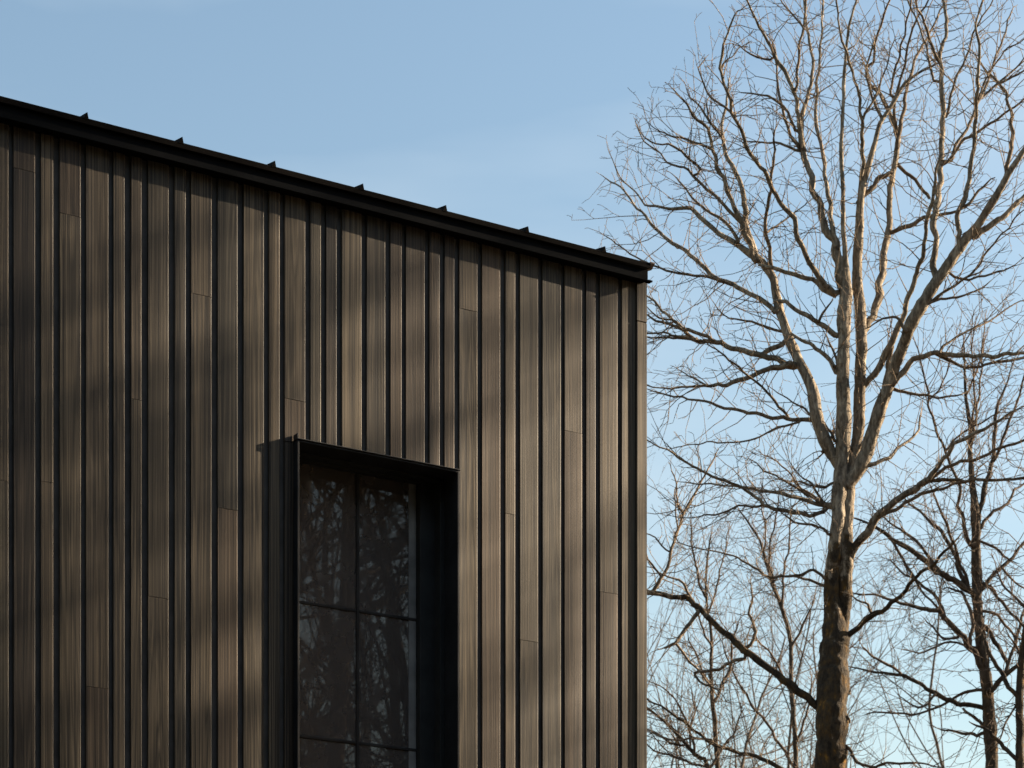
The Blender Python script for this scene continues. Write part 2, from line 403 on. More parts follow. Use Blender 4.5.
def grow(mb, r, p, d, L, r0, lvl, prm):
    """one twig and, along it, its own side twigs"""
    n = max(3, int(L/prm['seg'])); st = L/n; pts = [p.copy()]; rr = [r0]; d = d.normalized(); r1 = max(prm['rmin']*.8, r0*.32)
    side = r.choice((-1, 1)); kids = []
    curl = Vector((r.gauss(0, 1), r.gauss(0, 1), r.gauss(0, .5)))*prm['curl']
    for i in range(n):
        d = (d+curl*st+Vector((r.gauss(0, 1), r.gauss(0, 1), r.gauss(0, 1)))*prm['wob']+Vector((0, 0, prm['up']*st))).normalized()
        p = p+d*st; pts.append(p.copy()); f = (i+1)/n; rr.append(r0+(r1-r0)*f)
        if lvl > 0 and i >= (0 if L < .5 else 1) and r.random() < prm['kid']:
            ax = d.orthogonal().normalized(); ax.rotate(Matrix.Rotation(r.uniform(0, 6.283), 3, d))
            ang = rad(r.uniform(28, 62)); kd = d*math.cos(ang)+ax*math.sin(ang)
            kids.append((p.copy(), kd, L*r.uniform(.30, .62)*(1.1-.55*f), max(prm['rmin'], rr[-1]*.72)))
    tube(mb, pts, rr, 3 if r0 < .012 else 5)
    for (q, kd, kl, kr) in kids:
        if kl > .05: grow(mb, r, q, kd, kl, kr, lvl-1, prm)
TW = dict(seg=.15, wob=.21, up=.35, curl=.25, kid=.56, rmin=.0033)

class Tree:
    """limbs follow polylines given by column and row at the tree's distance; each limb drifts nearer or farther on its own"""
    def __init__(s, Z, seed, prm=TW, tw=1.0):
        s.Z = Z; s.r = random.Random(seed); s.limbs = []; s.tr = MB(); s.cr = MB(); s.prm = prm; s.tw = tw
    def at(s, x, y):
        best = None
        for (px, Zs) in s.limbs:
            for (q, z) in zip(px, Zs):
                d = (q[0]-x)**2+(q[1]-y)**2
                if best is None or d < best[0]: best = (d, z)
        return best[1] if best and best[0] < 30**2 else s.Z
    def near(s, x, y):
        best = None                                     # the spot on an older limb that this one springs from
        for (px, Zs) in s.limbs:
            for q in px:
                d = (q[0]-x)**2+(q[1]-y)**2
                if best is None or d < best[0]: best = (d, q)
        return best[1] if best and 1 < best[0] < 17**2 else None
    def limb(s, pts, w0=None, w1=None, big=False, drift=None, twigs=1.0, tip=True):
        n_ = s.near(*pts[0][:2])
        if n_: pts = [(n_[0], n_[1])+tuple(pts[0][2:])]+list(pts)
        P = [(p[0], p[1]) for p in pts]
        W = [p[2] if len(p) > 2 else None for p in pts]
        if w0: W[0] = w0
        if W[0] is None: W[0] = 3
        if W[-1] is None: W[-1] = w1 or 1.0
        k = 0
        while k < len(W):
            if W[k] is None:
                j = k
                while W[j] is None: j += 1
                for m in range(k, j): W[m] = W[k-1]+(W[j]-W[k-1])*(m-k+1)/(j-k+1)
                k = j
            k += 1
        # smooth and resample
        Q = []; WQ = []
        for i in range(len(P)-1):
            a = P[max(i-1, 0)]; b = P[i]; c = P[i+1]; d = P[min(i+2, len(P)-1)]
            m = max(2, int(math.hypot(c[0]-b[0], c[1]-b[1])/5))
            for j in range(m):
                t = j/m
                Q.append(tuple(.5*(2*b[e]+(c[e]-a[e])*t+(2*a[e]-5*b[e]+4*c[e]-d[e])*t*t+(3*b[e]-a[e]-3*c[e]+d[e])*t**3) for e in (0, 1))); Q[-1] = tuple((.5*Q[-1][e])+.5*(b[e]+(c[e]-b[e])*t) for e in (0, 1)); WQ.append(W[i]+(W[i+1]-W[i])*t)
        Q.append(P[-1]); WQ.append(W[-1])
        r = s.r; z0 = s.at(*P[0]); dr = r.uniform(-.75, .75) if drift is None else drift
        Zs = []; L = 0
        for i, q in enumerate(Q):
            if i: L += math.hypot(q[0]-Q[i-1][0], q[1]-Q[i-1][1])*s.Z/F
            Zs.append(z0+dr*L*min(1, .4+L*.3)+.05*math.sin(L*3+dr*9))
        j = 1.9 if not big else .5
        ph = r.uniform(0, 99)
        Q2 = [(q[0]+j*WQ[i]**.3*noise.noise(Vector((i*.45, ph, 0)))*(i > 0), q[1]+j*WQ[i]**.3*noise.noise(Vector((i*.45, ph, 7)))*(i > 0)) for i, q in enumerate(Q)]
        V = [unproj(q[0], q[1], z) for q, z in zip(Q2, Zs)]; R = [max(.003, .5*wd*z/F) for wd, z in zip(WQ, Zs)]
        s.limbs.append((Q, Zs))
        mb = s.tr if WQ[0] >= 5 or big else s.cr
        if R[0] > .07:
            V2 = []; R2 = []; RK = knobby(V, R, ph)
            for i in range(len(V)-1):
                for t in (0, .33, .67): V2.append(V[i].lerp(V[i+1], t)); R2.append(RK[i]+(RK[i+1]-RK[i])*t)
            tube(mb, V2+[V[-1]], R2+[RK[-1]], 30, rough=.075)
        else: tube(mb, V, knobby(V, R, ph), 8 if R[0] > .025 else 5, rough=.06 if R[0] > .04 else 0)
        # side twigs
        acc = r.uniform(0, .25)
        for i in range(1, len(V)):
            acc += (V[i]-V[i-1]).length
            sp = (.10 if R[i] < .03 else .19)/max(twigs*s.tw, .01)
            while acc > sp:
                acc -= sp*r.uniform(.7, 1.3)
                if R[i] > .075 and (R[i] > .115 or r.random() < .85): continue
                d = (V[i]-V[i-1]).normalized(); ax = d.orthogonal().normalized(); ax.rotate(Matrix.Rotation(r.uniform(0, 6.283), 3, d))
                ang = rad(r.uniform(30, 70)); kd = d*math.cos(ang)+ax*math.sin(ang)
                big_ = r.random()
                grow(s.cr, r, V[i]+kd*R[i]*.4, kd, (r.uniform(.16, .45)+(r.uniform(.25, .65) if big_ < .42 else 0))*min(1.15, .38+R[i]/.03), min(R[i]*.55, r.uniform(.0052, .0085)), 2, s.prm)
        if tip:
            d = (V[-1]-V[-2]).normalized(); grow(s.cr, r, V[-1], d, r.uniform(.12, .3), R[-1], 2, s.prm)
    def build(s, name, label, mats, group=None):
        b = unproj(s.limbs[0][0][0][0], s.limbs[0][0][0][1], s.limbs[0][1][0])
        root = empty(name, (b.x, b.y, 0)); tag(root, label, 'tree', group)
        for mb, nm, m in ((s.tr, 'trunk', mats[0]), (s.cr, 'crown', mats[1])):
            if mb.v:
                mb.v = [(p[0]-b.x, p[1]-b.y, p[2]) for p in mb.v]; mb.build(nm, M[m], root)
        return root

# --- the large bare tree
A = Tree(28.0, 3)
A.limb([(826,1392,52),(829,1250,40),(831,1000,34),(831,860,32),(831,768,31),(832,700,32),(834,660,30),(835,640,27),(834,612,19),(831,588,15),(833,560,14.5),(837,530,13),(840,490,15.5),(842,460,14),(844,425,15),(843,400,14),(843,383,13),(844,341,12),(845,300,14),(846,282,10),(846,266,5.5),(843,222,4.5),(843,191,4.2),(841,150,4),(844,83,3.5),(846,52,3),(849,27,2.6),(857,-2,2)], big=True, drift=0, twigs=.6)
A.limb([(838,660,14),(842,615,17),(844.5,580,16),(846,545,14.5),(847,510,14),(849,480,13),(855,455,11),(858.5,425,11),(860,383,12),(861.5,341,11),(860,310,11),(857.5,284,10.5),(857,262,9.5),(859,233,9),(861,196,7),(867,171,6),(874,147,5),(880,124,4.5),(895,99,4),(905,83,3),(920,72,2.3),(936,64,1.6)], big=True, drift=.02, twigs=.6)
A.limb([(846,486,15),(858,470,14),(867,451,14),(874,428,13),(882,403,12.5),(889,385,11),(895,364,11),(903,346,11.5),(911,325,12),(922,304,12),(926,298,11),(936,282,11),(949,264,10.5),(963,243,9.5),(978,225,8.5),(990,206,8),(1000,189,7.5),(1012,168,6),(1024,150,5),(1040,128,4)], big=True, drift=-.25, twigs=.5)
A.limb([(841,468,11),(831,453,13.5),(822,434,13.5),(816,416,13),(813,393,12),(808,377,11),(798,360,11),(789,339,10),(783,321,9.5),(778,304,9.5),(773,278,8.5),(762,262,8),(750,254,7.5),(735,243,6),(716,231,5),(699,216,4.5),(691,208,4),(670,209,3),(655,206,2.5),(645,205,2),(635,191,1.6),(621,179,1.3),(612,158,1)], big=True, drift=.15, twigs=.8)
# upper leaders from the main fork
A.limb([(843,284,11),(839,262,10),(835,243,8.5),(826,229,8),(822,212,7),(814,190,6.5),(810,172,6),(803,153,6),(801,130,5.5),(802,118,5),(809,95,4),(813,62,3),(807,25,2.3),(803,-4,2)], drift=.3)
A.limb([(836,250,6),(832,225,5),(830,205,4.5),(826,180,4),(822,153,4),(817,128,3.5),(816,99,3.2),(821,41,2.4),(824,-3,2)], drift=.45)
A.limb([(861,200,5),(862,175,4.5),(863,153,4.2),(862,116,3.5),(858,90,3),(853,75,2.6),(848,55,2.4),(840,30,2),(836,-3,1.8)], drift=-.5)
A.limb([(803,150,5),(800,130,4.5),(795,95,4),(790,80,4),(780,64,4),(774,57,3.6),(768,42,3.2),(761,31,2.8),(753,12,2.3),(746,-4,2)], drift=-.25)
A.limb([(795,91,3),(798,68,3),(800,41,2.6),(804,25,2.4),(806,-4,2)])
A.limb([(803,28,2.4),(799,22,2.2),(790,12,1.8),(780,-2,1.4)])
A.limb([(803,153,4),(794,140,3.6),(788,130,3.4),(780,99,2.8),(776,66,2.2),(774,48,1.5)])
A.limb([(796,130,3.4),(788,112,3),(778,103,2.6),(766,95,2.2),(752,93,1.6),(741,92,1)])
A.limb([(801,150,3),(774,143,2.4),(755,142,1.6),(738,139,1)])
A.limb([(771,60,2.5),(757,57,2),(745,50,1.5),(738,45,1)])
A.limb([(861,383,9),(862,360,8),(863,331,8),(868,322,8),(874,317,8),(878,299,8),(882,274,7.5),(884,249,7),(889,231,6.5),(890,202,6),(892,177,6),(895,162,5.5),(897,150,5.5),(899,138,5),(895,126,4.5),(888,110,4),(880,95,3.4),(870,85,3),(866,68,2.6)], drift=.35)
A.limb([(898,148,4.5),(901,126,4),(905,100,3.6),(912,70,3),(920,50,2.6),(933,25,2),(945,2,1.6)], drift=.4)
A.limb([(897,140,4),(894,115,3.6),(895,99,3.2),(903,75,2.8),(908,41,2.5),(915,23,2.2),(930,-2,1.8)], drift=-.4)
A.limb([(890,95,3),(893,75,2.6),(903,41,2.2),(908,15,1.9),(913,-5,1.6)])
A.limb([(873,62,3),(874,41,2.8),(882,21,2.4),(891,-3,2)])
A.limb([(882,116,3.4),(872,98,2.8),(868,82,2.4),(866,68,2.2),(874,45,2)])
A.limb([(864,120,2.8),(872,104,2.4),(880,84,2),(888,62,1.6),(893,40,1.2)])
A.limb([(889,233,4.5),(898,230,4.4),(905,227,4.4),(924,219,4),(935,215,3.2),(955,212,2.5)], drift=-.3)
A.limb([(857,202,4),(863,196,4.5),(870,190,5),(876,181,5),(882,176,5),(888,175,5),(891,173,5)], drift=.05, tip=False)
A.limb([(897,163,4),(906,172,3.8),(915,180,3.6),(925,190,3.5),(930,198,3.4)], drift=.1, tip=False)
A.limb([(861,389,7),(874,374,7),(884,356,7),(895,337,6.5),(903,319,6),(906,300,5.5),(913,282,5),(922,258,4.6),(926,237,4.2),(927,222,4),(931,203,4),(934,185,3.2),(938,165,2.2)], drift=-.4)
A.limb([(893,348,4.5),(888,365,5),(886,385,6),(885,395,7)], tip=False, drift=0)
# limbs on the right leader
A.limb([(934,283,7),(934,262,6.5),(935,243,6),(934,222,6.5),(937,202,6.5),(940,181,6),(941,150,5.5),(943,116,5),(942,87,4.5),(940,58,4),(947,31,3.4),(944,-4,3)], drift=.3)
A.limb([(945,118,3),(949,105,3),(955,83,2.8),(965,60,2.4),(973,33,2),(982,17,1.7),(996,-3,1.4)])
A.limb([(939,62,3.6),(930,41,3),(924,23,2.6),(918,8,2.2),(915,-6,2)])
A.limb([(933,80,3),(929,60,2.6),(925,42,2.2),(915,15,1.8),(905,-3,1.4)])
A.limb([(974,238,6),(981,231,6),(988,227,6.5),(1002,218,5.5),(1015,205,5),(1026,194,4.5),(1045,170,3)], drift=.3)
A.limb([(958,247,5),(959,232,5),(957,215,5),(964,201,5),(970,181,4.5),(970,160,4.2),(973,147,4),(976,108,3.6),(978,83,3.2),(979,41,2.8),(976,27,2.4),(980,10,2),(986,-4,1.6)], drift=-.3)
A.limb([(951,160,3.4),(958,140,3.4),(966,130,3.2),(978,104,3),(986,87,2.8),(994,60,2.4),(1003,38,2),(1012,10,1.6)], drift=.4)
A.limb([(966,206,3.5),(973,196,3.2),(984,188,2.6)])
A.limb([(1003,182,4.5),(1009,160,4),(1013,132,3.8),(1011,116,3.6),(1007,95,3.4),(998,83,3),(988,72,2.4),(978,60,1.8)], drift=.2)
A.limb([(1000,84,2.6),(1012,78,2.2),(1024,70,1.8),(1040,62,1.2)])
A.limb([(943,165,3),(952,156,3),(965,140,3),(990,124,2.6),(1009,110,2.4),(1024,100,2),(1040,90,1.4)], drift=-.3)
A.limb([(982,97,2.6),(1002,80,2.2),(1016,68,1.8),(1030,52,1.3)])
A.limb([(978,100,2.4),(984,84,2.2),(994,66,1.9),(1008,48,1.6),(1024,40,1.2)])
A.limb([(893,385,6),(899,376,6),(905,368,6),(915,360,5.2),(926,355,5),(936,352,5),(944,355,5),(956,355,4.5),(969,355,4.2),(994,356,4),(1019,353,3.5),(1050,350,2)], drift=-.35)
A.limb([(934,354,3.5),(944,359,3.4),(965,366,3),(986,366,2.8),(1004,360,3),(1023,358,2.6),(1045,362,1.6)], drift=.3)
A.limb([(893,389,4),(905,392,3.2),(920,395,2.8),(944,397,2.3),(961,395,1.6)])
A.limb([(928,303,3.5),(944,292,2.8),(961,282,2.6),(978,266,2.4),(994,243,2),(1009,227,1.7),(1022,211,1.3)], drift=-.4)
A.limb([(946,273,3),(956,276,2.8),(969,280,2.6),(990,274,2.2),(1004,270,1.8),(1016,266,1.2)])
A.limb([(929,303,3),(940,299,2.6),(957,297,2.4),(970,293,1.8),(983,288,1.2)])
A.limb([(942,350,3),(946,345,2.6),(961,335,2.4),(984,323,2),(1004,311,1.6),(1021,301,1.2)])
A.limb([(905,331,3.5),(900,320,3.2),(893,316,2.6),(883,318,2),(870,326,1.4)])
# lower right limb and its forks
A.limb([(846,566,9),(851,556,8.5),(858,546,8),(866,535,8),(880,514,8),(895,502,7.5),(911,491,7),(920,485,6),(928,478,5.5),(937,468,5),(944,458,4.2),(955,445,4),(973,435,3.5),(996,422,2.5),(1016,410,1.5)], drift=-.4)
A.limb([(878,518,4),(895,509,4),(911,500,3.8),(928,492,3.4),(957,484,2.8),(975,478,2)], drift=-.3)
A.limb([(914,490,4),(928,482,4),(944,480,3.6),(965,480,3.4),(994,480,3.2),(1024,478,3),(1050,474,2)], drift=-.5)
A.limb([(922,483,4),(936,475,4),(946,468,3.8),(957,463,3.6),(978,458,3.4),(994,451,3),(1024,440,2.6),(1050,430,2)], drift=-.2)
A.limb([(861,467,5),(868,465,4.5),(876,463,4),(884,460,4),(889,457,3.6),(903,445,3.2),(913,437,2.6),(918,430,2.2),(921,416,1.8)], drift=.5)
A.limb([(843,640,7),(848,634,6.5),(859,626,6),(866,620,6),(872,615,6),(887,607,5),(896,600,4.5),(905,589,4),(922,572,3.6),(936,562,3.2),(945,552,2.8),(953,543,2)], drift=-.8)
A.limb([(872,614,3),(868,606,2.6),(860,603,2),(853,598,1.5)])
# limbs of the left leader
A.limb([(776,312,6),(774,309,5),(765,302,5),(753,295,5),(732,285,4.6),(714,277,4.4),(703,266,4.2),(687,251,4),(672,243,3.6),(660,233,3.2),(648,220,2.8),(631,200,2.2),(621,187,1.8),(606,178,1.2)], drift=.5)
A.limb([(732,285,3),(714,278,3),(695,276,2.8),(679,274,2.5),(660,268,2.2),(641,260,1.8),(621,247,1.4),(604,235,1)], drift=.4)
A.limb([(757,259,7),(753,248,6.5),(748,229,6),(743,198,5),(737,175,4.5),(726,150,4),(722,135,3.4),(724,110,2.8),(729,83,1.6),(731,76,1)], drift=.3)
A.limb([(757,262,6),(752,254,6),(745,231,5.5),(737,214,5),(732,200,4.6),(720,173,4.2),(713,152,4),(708,128,3.2),(693,116,2.6),(687,104,2.2),(680,97,1.8),(673,89,1.2)], drift=-.3)
A.limb([(751,249,3.6),(743,226,3.6),(728,210,3.6),(720,198,3.4),(703,185,3),(689,171,2.6),(678,167,2.2),(666,162,2),(656,150,1.6),(645,140,1.4),(638,128,1)], drift=.2)
A.limb([(740,240,4),(727,224,3.5),(712,214,3),(700,205,2.5),(686,190,2),(677,178,1.5)], drift=.5)
A.limb([(835,293,6),(829,289,6),(824,284,5.5),(812,267,5.2),(801,243,5),(793,220,4.8),(782,204,4.5),(770,187,4.2),(764,171,4),(751,153,3.8),(741,128,3.4),(732,112,3.2),(727,89,3),(720,68,2.8),(724,45,2.4),(730,27,2),(737,12,1.5),(743,8,1)], drift=-.45)
A.limb([(735,116,2.6),(725,108,2.4),(712,98,2.2),(703,83,1.8),(698,68,1.4),(704,60,1)])
A.limb([(721,68,1.8),(728,60,1.6),(735,52,1.2),(739,48,.9)])
A.limb([(720,135,2.8),(710,122,2.4),(700,108,2),(691,97,1.6),(686,88,1)])
A.limb([(712,150,2.8),(690,140,2.4),(670,136,1.8),(660,131,1.4)])
A.limb([(726,150,2.6),(718,132,2.4),(708,120,2),(707,105,1.6),(708,98,1)])
A.limb([(700,168,3),(682,152,2.6),(668,144,2),(650,143,1.6),(640,131,1)])
A.limb([(836,296,6),(824,289,5.5),(812,281,5),(801,276,5),(790,274,4.6),(778,270,4.2),(766,266,3.8),(758,265,3.4)], drift=.2, tip=False)
A.limb([(773,278,4.5),(772,266,4.2),(768,243,4),(765,222,3.6),(770,191,3.2),(772,171,2.8),(775,150,2.2),(774,130,1.6)], drift=-.5)
A.limb([(767,232,2.4),(775,226,2.2),(787,218,2),(795,212,1.6)])
A.limb([(838,336,6),(831,331,6),(824,326,5.5),(816,321,5),(810,317,4.6),(795,309,4.2),(785,302,3.8),(775,300,3)], drift=.3, tip=False)
A.limb([(818,322,3),(824,312,2.8),(828,306,2),(834,300,1.4)], tip=False)
A.limb([(836,372,5),(830,360,4.5),(820,351,4),(813,346,3.6),(806,342,3.4),(797,337,3),(790,333,3)], drift=.2, tip=False)
A.limb([(838,366,3),(834,352,2.6),(829,342,2),(827,336,1.4)], tip=False)
A.limb([(795,366,7),(785,363,6.5),(777,360,6),(762,356,6),(752,353,6),(743,352,6),(732,347,5.5),(723,343,5),(712,342,4.6),(702,341,4.4),(690,335,4),(675,321,3.2),(659,306,2.5),(648,298,2),(636,290,1.5)], drift=.3)
A.limb([(785,341,5.5),(779,346,5.5),(772,350,5.5),(764,353,5),(756,353,5),(746,352,4.5)], drift=.05, tip=False)
A.limb([(722,343,4),(706,337,4),(690,330,3.6),(673,326,3),(657,320,2.4),(645,313,1.6)], drift=.5)
A.limb([(700,341,3.4),(688,338,3),(677,337,2.6),(668,333,2.2),(657,333,2),(645,332,1.5)], drift=-.2)
A.limb([(697,340,3.4),(690,339,3),(677,337,2.6),(668,338,2),(648,337,1.5)], drift=.1)
A.limb([(688,335,3),(680,325,2.6),(672,318,2.2),(660,318,1.8),(648,308,1.2)])
A.limb([(795,365,6),(785,366,5.5),(775,367,5),(768,369,4.8),(758,374,4.6),(748,377,4.6),(737,381,4.4),(727,384,4),(718,384,3.6),(710,386,3.2),(692,386,2.6),(671,389,2),(660,387,1.6),(648,386,1.2)], drift=-.2)
A.limb([(708,386,2),(698,380,1.8),(688,375,1.4),(680,371,1)])
A.limb([(813,420,4.6),(800,420,4.2),(789,419,4),(768,416,3.8),(743,412,3.4),(723,408,3),(710,403,2.6),(698,400,2.4),(673,396,2),(660,394,1.6),(648,391,1.2)], drift=.3)
A.limb([(789,419,3),(782,410,2.8),(775,401,2.8),(762,387,2.6),(748,376,2.4),(729,360,2.2),(720,352,1.8),(712,347,1.4)], drift=-.5)
A.limb([(798,422,2.6),(785,426,2.4),(772,430,2.2),(760,436,2),(748,440,2),(735,443,1.8),(723,442,1.6),(698,443,1.4),(673,449,1)], drift=.6)
A.limb([(810,415,2.4),(804,408,2.2),(798,404,1.8),(788,398,1.4),(775,390,1)])
A.limb([(788,333,3),(775,330,2.8),(764,327,2.6),(752,321,2.3),(743,320,2),(729,319,1.6),(717,309,1.2)], drift=.3)
A.limb([(824,452,5),(828,443,4),(832,436,3.6),(835,430,3.4)], tip=False, drift=0)
A.limb([(842,445,4),(835,440,3.6),(829,432,3),(823,424,2.6),(820,416,2)], tip=False)
# mid-height left limbs
A.limb([(834,506,7),(829,506,6.5),(824,505,6),(820,504,4.5),(811,502,4),(801,499,3.8),(781,493,3.4),(758,490,3),(740,487,2.4),(723,485,2),(705,484,1.6),(686,483,1.2)], drift=.2)
A.limb([(828,507,5),(824,509,4.4),(820,512,4.2),(811,515,4.2),(801,514,4),(790,511,4),(781,509,4),(770,507,4),(764,505,3.8),(760,500,3.6),(756,496,3.4),(748,491,3.2),(737,487,3),(724,481,2.8),(712,476,2.6),(692,466,2.4),(673,454,2),(660,448,1.6),(647,440,1.2)], drift=-.4)
A.limb([(763,505,2.4),(752,506,2.2),(739,506,2.2),(727,511,2),(715,514,1.9),(700,517,1.5),(686,518,1.1)])
A.limb([(823,504,3.4),(815,498,3),(806,494,2.8),(795,487,2.6),(785,481,2.4),(775,476,2),(764,471,1.8),(756,462,1.3)], drift=.4)
A.limb([(821,503,3),(812,495,2.6),(802,489,2.4),(795,480,2.2),(788,470,1.8),(776,462,1.5),(764,455,1)], drift=.7)
A.limb([(824,503,3),(818,494,2.6),(812,484,2.2),(804,478,1.8),(795,472,1.4),(790,462,1)], drift=-.4)
A.limb([(833,483,3),(826,485,2.8),(818,486,2.6),(808,484,2.2),(801,482,1.8),(790,480,1.3)])
A.limb([(830,535,3.4),(826,531,3),(821,527,2.8),(816,525,2.6),(806,523,2.4),(795,521,2.2),(787,517,1.8),(781,513,1.2)])
A.limb([(827,578,3.4),(822,576,3),(812,570,3),(808,572,3),(801,576,2.8),(791,577,2.8),(781,576,2.8),(772,576,2.8),(764,574,2.8),(757,570,2.6),(752,566,2.4),(745,561,2.2),(737,558,2),(728,555,1.8),(719,551,1.6),(700,548,1.4),(677,544,1)], drift=-.3)
A.limb([(828,589,3.4),(822,585,3),(810,580,2.8),(797,577,2.4),(790,575,2)], tip=False)
A.limb([(824,716,9),(816,707,8),(809,700,8.5),(802,694,8.5),(793,686,8),(784,679,8),(772,671,7.5),(762,663,7.5),(752,656,7),(743,652,7),(737,645,6.6),(732,639,6.5),(724,631,6.2),(717,624,6),(709,616,5.8),(701,609,5.8),(695,603,5.5),(690,599,5.2),(681,597,5.2),(673,597,5),(665,596,5),(656,595,5),(647,593,4.6),(632,590,4),(612,580,3),(596,560,2)], drift=.25, twigs=1.1)
A.limb([(699,608,4.5),(697,613,4.4),(692,621,4.2),(686,628,4),(681,636,3.8),(675,644,3.6),(670,645,2.8),(664,648,2)], drift=-.4)
A.limb([(676,644,3),(686,654,2.6),(694,666,2.6),(702,676,2.4),(708,684,2),(712,690,1.6)])
A.limb([(745,659,4),(735,661,4),(727,664,3.8),(719,669,3.4),(712,671,3.2),(703,672,3),(695,672,2.6),(697,678,2.4),(704,685,2.2),(711,687,2)], drift=-.4)
A.limb([(742,651,4),(748,647,4),(752,641,4),(754,637,3.8),(755,632,3.6),(753,622,3.2),(749,613,3),(750,606,2.6),(753,598,2),(751,585,1.4)], drift=.3)
A.limb([(649,594,4),(654,591,4),(659,585,4),(664,573,3.8),(669,560,3.6),(673,543,3.2),(678,529,3),(684,514,2.8),(694,495,2.4),(704,477,2),(711,464,1.6),(717,452,1.2)], drift=.3)
A.limb([(684,514,2.4),(678,505,2.2),(676,495,2),(677,483,1.6),(671,470,1.2)])
A.limb([(674,543,2),(676,527,1.8),(676,510,1.6),(675,490,1.2)])
A.limb([(671,553,2),(662,545,1.8),(655,537,1.5),(645,533,1)])
A.limb([(662,578,2.6),(656,571,2.4),(651,566,2.2),(644,556,1.6)])
A.limb([(693,601,3),(690,594,3),(685,587,2.8),(679,581,2.4),(668,576,2)])
A.limb([(816,800,7),(800,780,5.5),(780,769,4.6),(765,762,4.2),(754,757,4),(740,753,3.8),(727,749,3.6),(712,742,3.2),(703,736,3),(695,731,2.8),(684,722,2.6),(673,716,2.4),(660,706,2),(647,698,1.8),(630,690,1.2)], drift=.4, twigs=1.2)
A.limb([(711,741,2.6),(700,739,2.4),(684,740,2.2),(670,740,2),(662,737,1.8),(647,731,1.2)])
A.limb([(843,745,4),(849,749,3.6),(857,762,3.2),(870,766,3),(887,764,2.6),(905,763,2.4),(922,764,2),(937,767,1.4)], drift=-.4)
A.limb([(846,724,3),(848,716,3),(850,722,2)], tip=False, twigs=.1)
A.limb([(846,694,3),(850,694,2.4),(852,690,1.5)], tip=False, twigs=.1)
A.build('bare_tree', 'tall leafless tree with pale double trunk, mossy lower bark and wide fine crown', ('bark', 'twig'))

# --- the darker tree at the right edge
B = Tree(34.0, 12)
B.limb([(993,1360,20),(994,1100,16),(993,900,14),(992,768,13.5),(990,731,13),(987,687,12),(983,655,11),(979,622,10.5),(977,600,10),(977,582,10.5),(976,549,9.5),(976,522,9.5),(974,500,7.5),(972,480,6),(971,465,5),(970,450,4.6),(970,424,4),(966,400,3.2),(965,383,2.6),(964,341,1.5)], big=True, drift=0, twigs=.9)
B.limb([(977,524,6),(980,512,5.5),(984,496,5.5),(986,485,5.2),(988,475,5),(993,460,4.6),(994,445,4.2),(996,418,3.6),(1001,395,2.8),(1009,380,2),(1014,362,1.3)], drift=.3, twigs=1.3)
B.limb([(993,462,3.4),(999,450,3.4),(1009,424,3.2),(1016,405,2.6),(1022,383,2),(1030,360,1.4)], drift=-.3, twigs=1.3)
B.limb([(971,446,3),(974,430,2.8),(976,415,2.6),(979,395,2.4),(981,368,2),(984,340,1.4)], drift=.4, twigs=1.3)
B.limb([(970,430,2.6),(974,405,2.4),(974,380,2),(972,350,1.6),(974,326,1.2)], drift=-.5, twigs=1.2)
B.limb([(966,395,2.2),(977,372,2),(983,345,1.6),(986,318,1.1)], twigs=1.3)
B.limb([(964,360,1.6),(963,345,1.5),(972,330,1.3),(974,312,1)], twigs=1.2)
B.limb([(980,528,4),(982,525,3.6),(988,518,3.4),(994,512,3.2),(1002,507,3),(1009,502,2.8),(1013,494,2.4),(1015,488,2.2),(1024,484,2),(1040,472,1.4)], drift=.4)
B.limb([(974,546,4.5),(969,541,4.4),(966,532,4.2),(963,520,4),(957,506,3.6),(958,496,3.4),(959,487,3.2),(955,471,3),(947,454,2.8),(944,450,2.8),(936,432,2.6),(930,412,2.4),(928,393,2.2),(924,377,1.8),(915,341,1.2)], drift=-.3, twigs=1.2)
B.limb([(945,452,2.4),(955,440,2.2),(966,430,2),(980,424,1.8),(996,414,1.4)])
B.limb([(929,400,2),(939,390,1.8),(946,375,1.5),(950,362,1)])
B.limb([(978,598,6),(972,592,6),(965,588,6.2),(954,581,6),(944,576,6),(936,570,5.6),(928,563,5.4),(919,556,5.2),(911,550,5),(901,544,4.6),(891,539,4.2),(883,532,3.8),(875,527,3.2),(866,523,2.4),(856,517,1.8)], drift=-.3, twigs=1.2)
B.limb([(938,572,3.6),(930,560,3.4),(922,548,3.2),(915,540,3),(905,531,2.6),(895,525,2.2),(885,518,1.6),(872,505,1)], drift=.4)
B.limb([(920,557,3.4),(925,560,2)], tip=False)
B.limb([(972,593,5),(967,585,4.8),(961,575,4.6),(957,560,4.4),(951,545,4.2),(944,537,4),(938,528,3.6),(930,522,3.2),(921,512,2.6),(910,505,2),(898,490,1.3)], drift=.5, twigs=1.2)
B.limb([(968,586,3.6),(965,574,3.4),(959,560,3.2),(955,545,3),(947,528,2.8),(942,512,2.4),(936,500,2),(930,485,1.4)], drift=-.6, twigs=1.2)
B.limb([(893,541,3),(898,550,3),(905,565,3),(912,575,2.8),(922,590,2.6),(930,600,2.2),(940,612,1.6)], drift=.3)
B.limb([(983,670,6.5),(979,662,6),(974,653,6),(968,644,6),(963,637,5.8),(957,631,5.6),(948,621,5.2),(940,613,5),(934,610,4.6),(927,609,4.2),(914,606,3.6),(901,603,3),(888,599,2.6),(874,595,2.2),(860,594,1.7),(847,592,1.2)], drift=-.3)
B.limb([(946,620,4),(943,607,4),(937,600,3.6),(930,590,3.2),(920,582,2.8),(905,575,2.2),(890,560,1.5)], drift=.4)
B.limb([(970,648,4),(970,638,4),(973,625,3.8),(972,612,3.6),(967,600,3.2),(960,592,2.8),(950,588,2)], drift=.3)
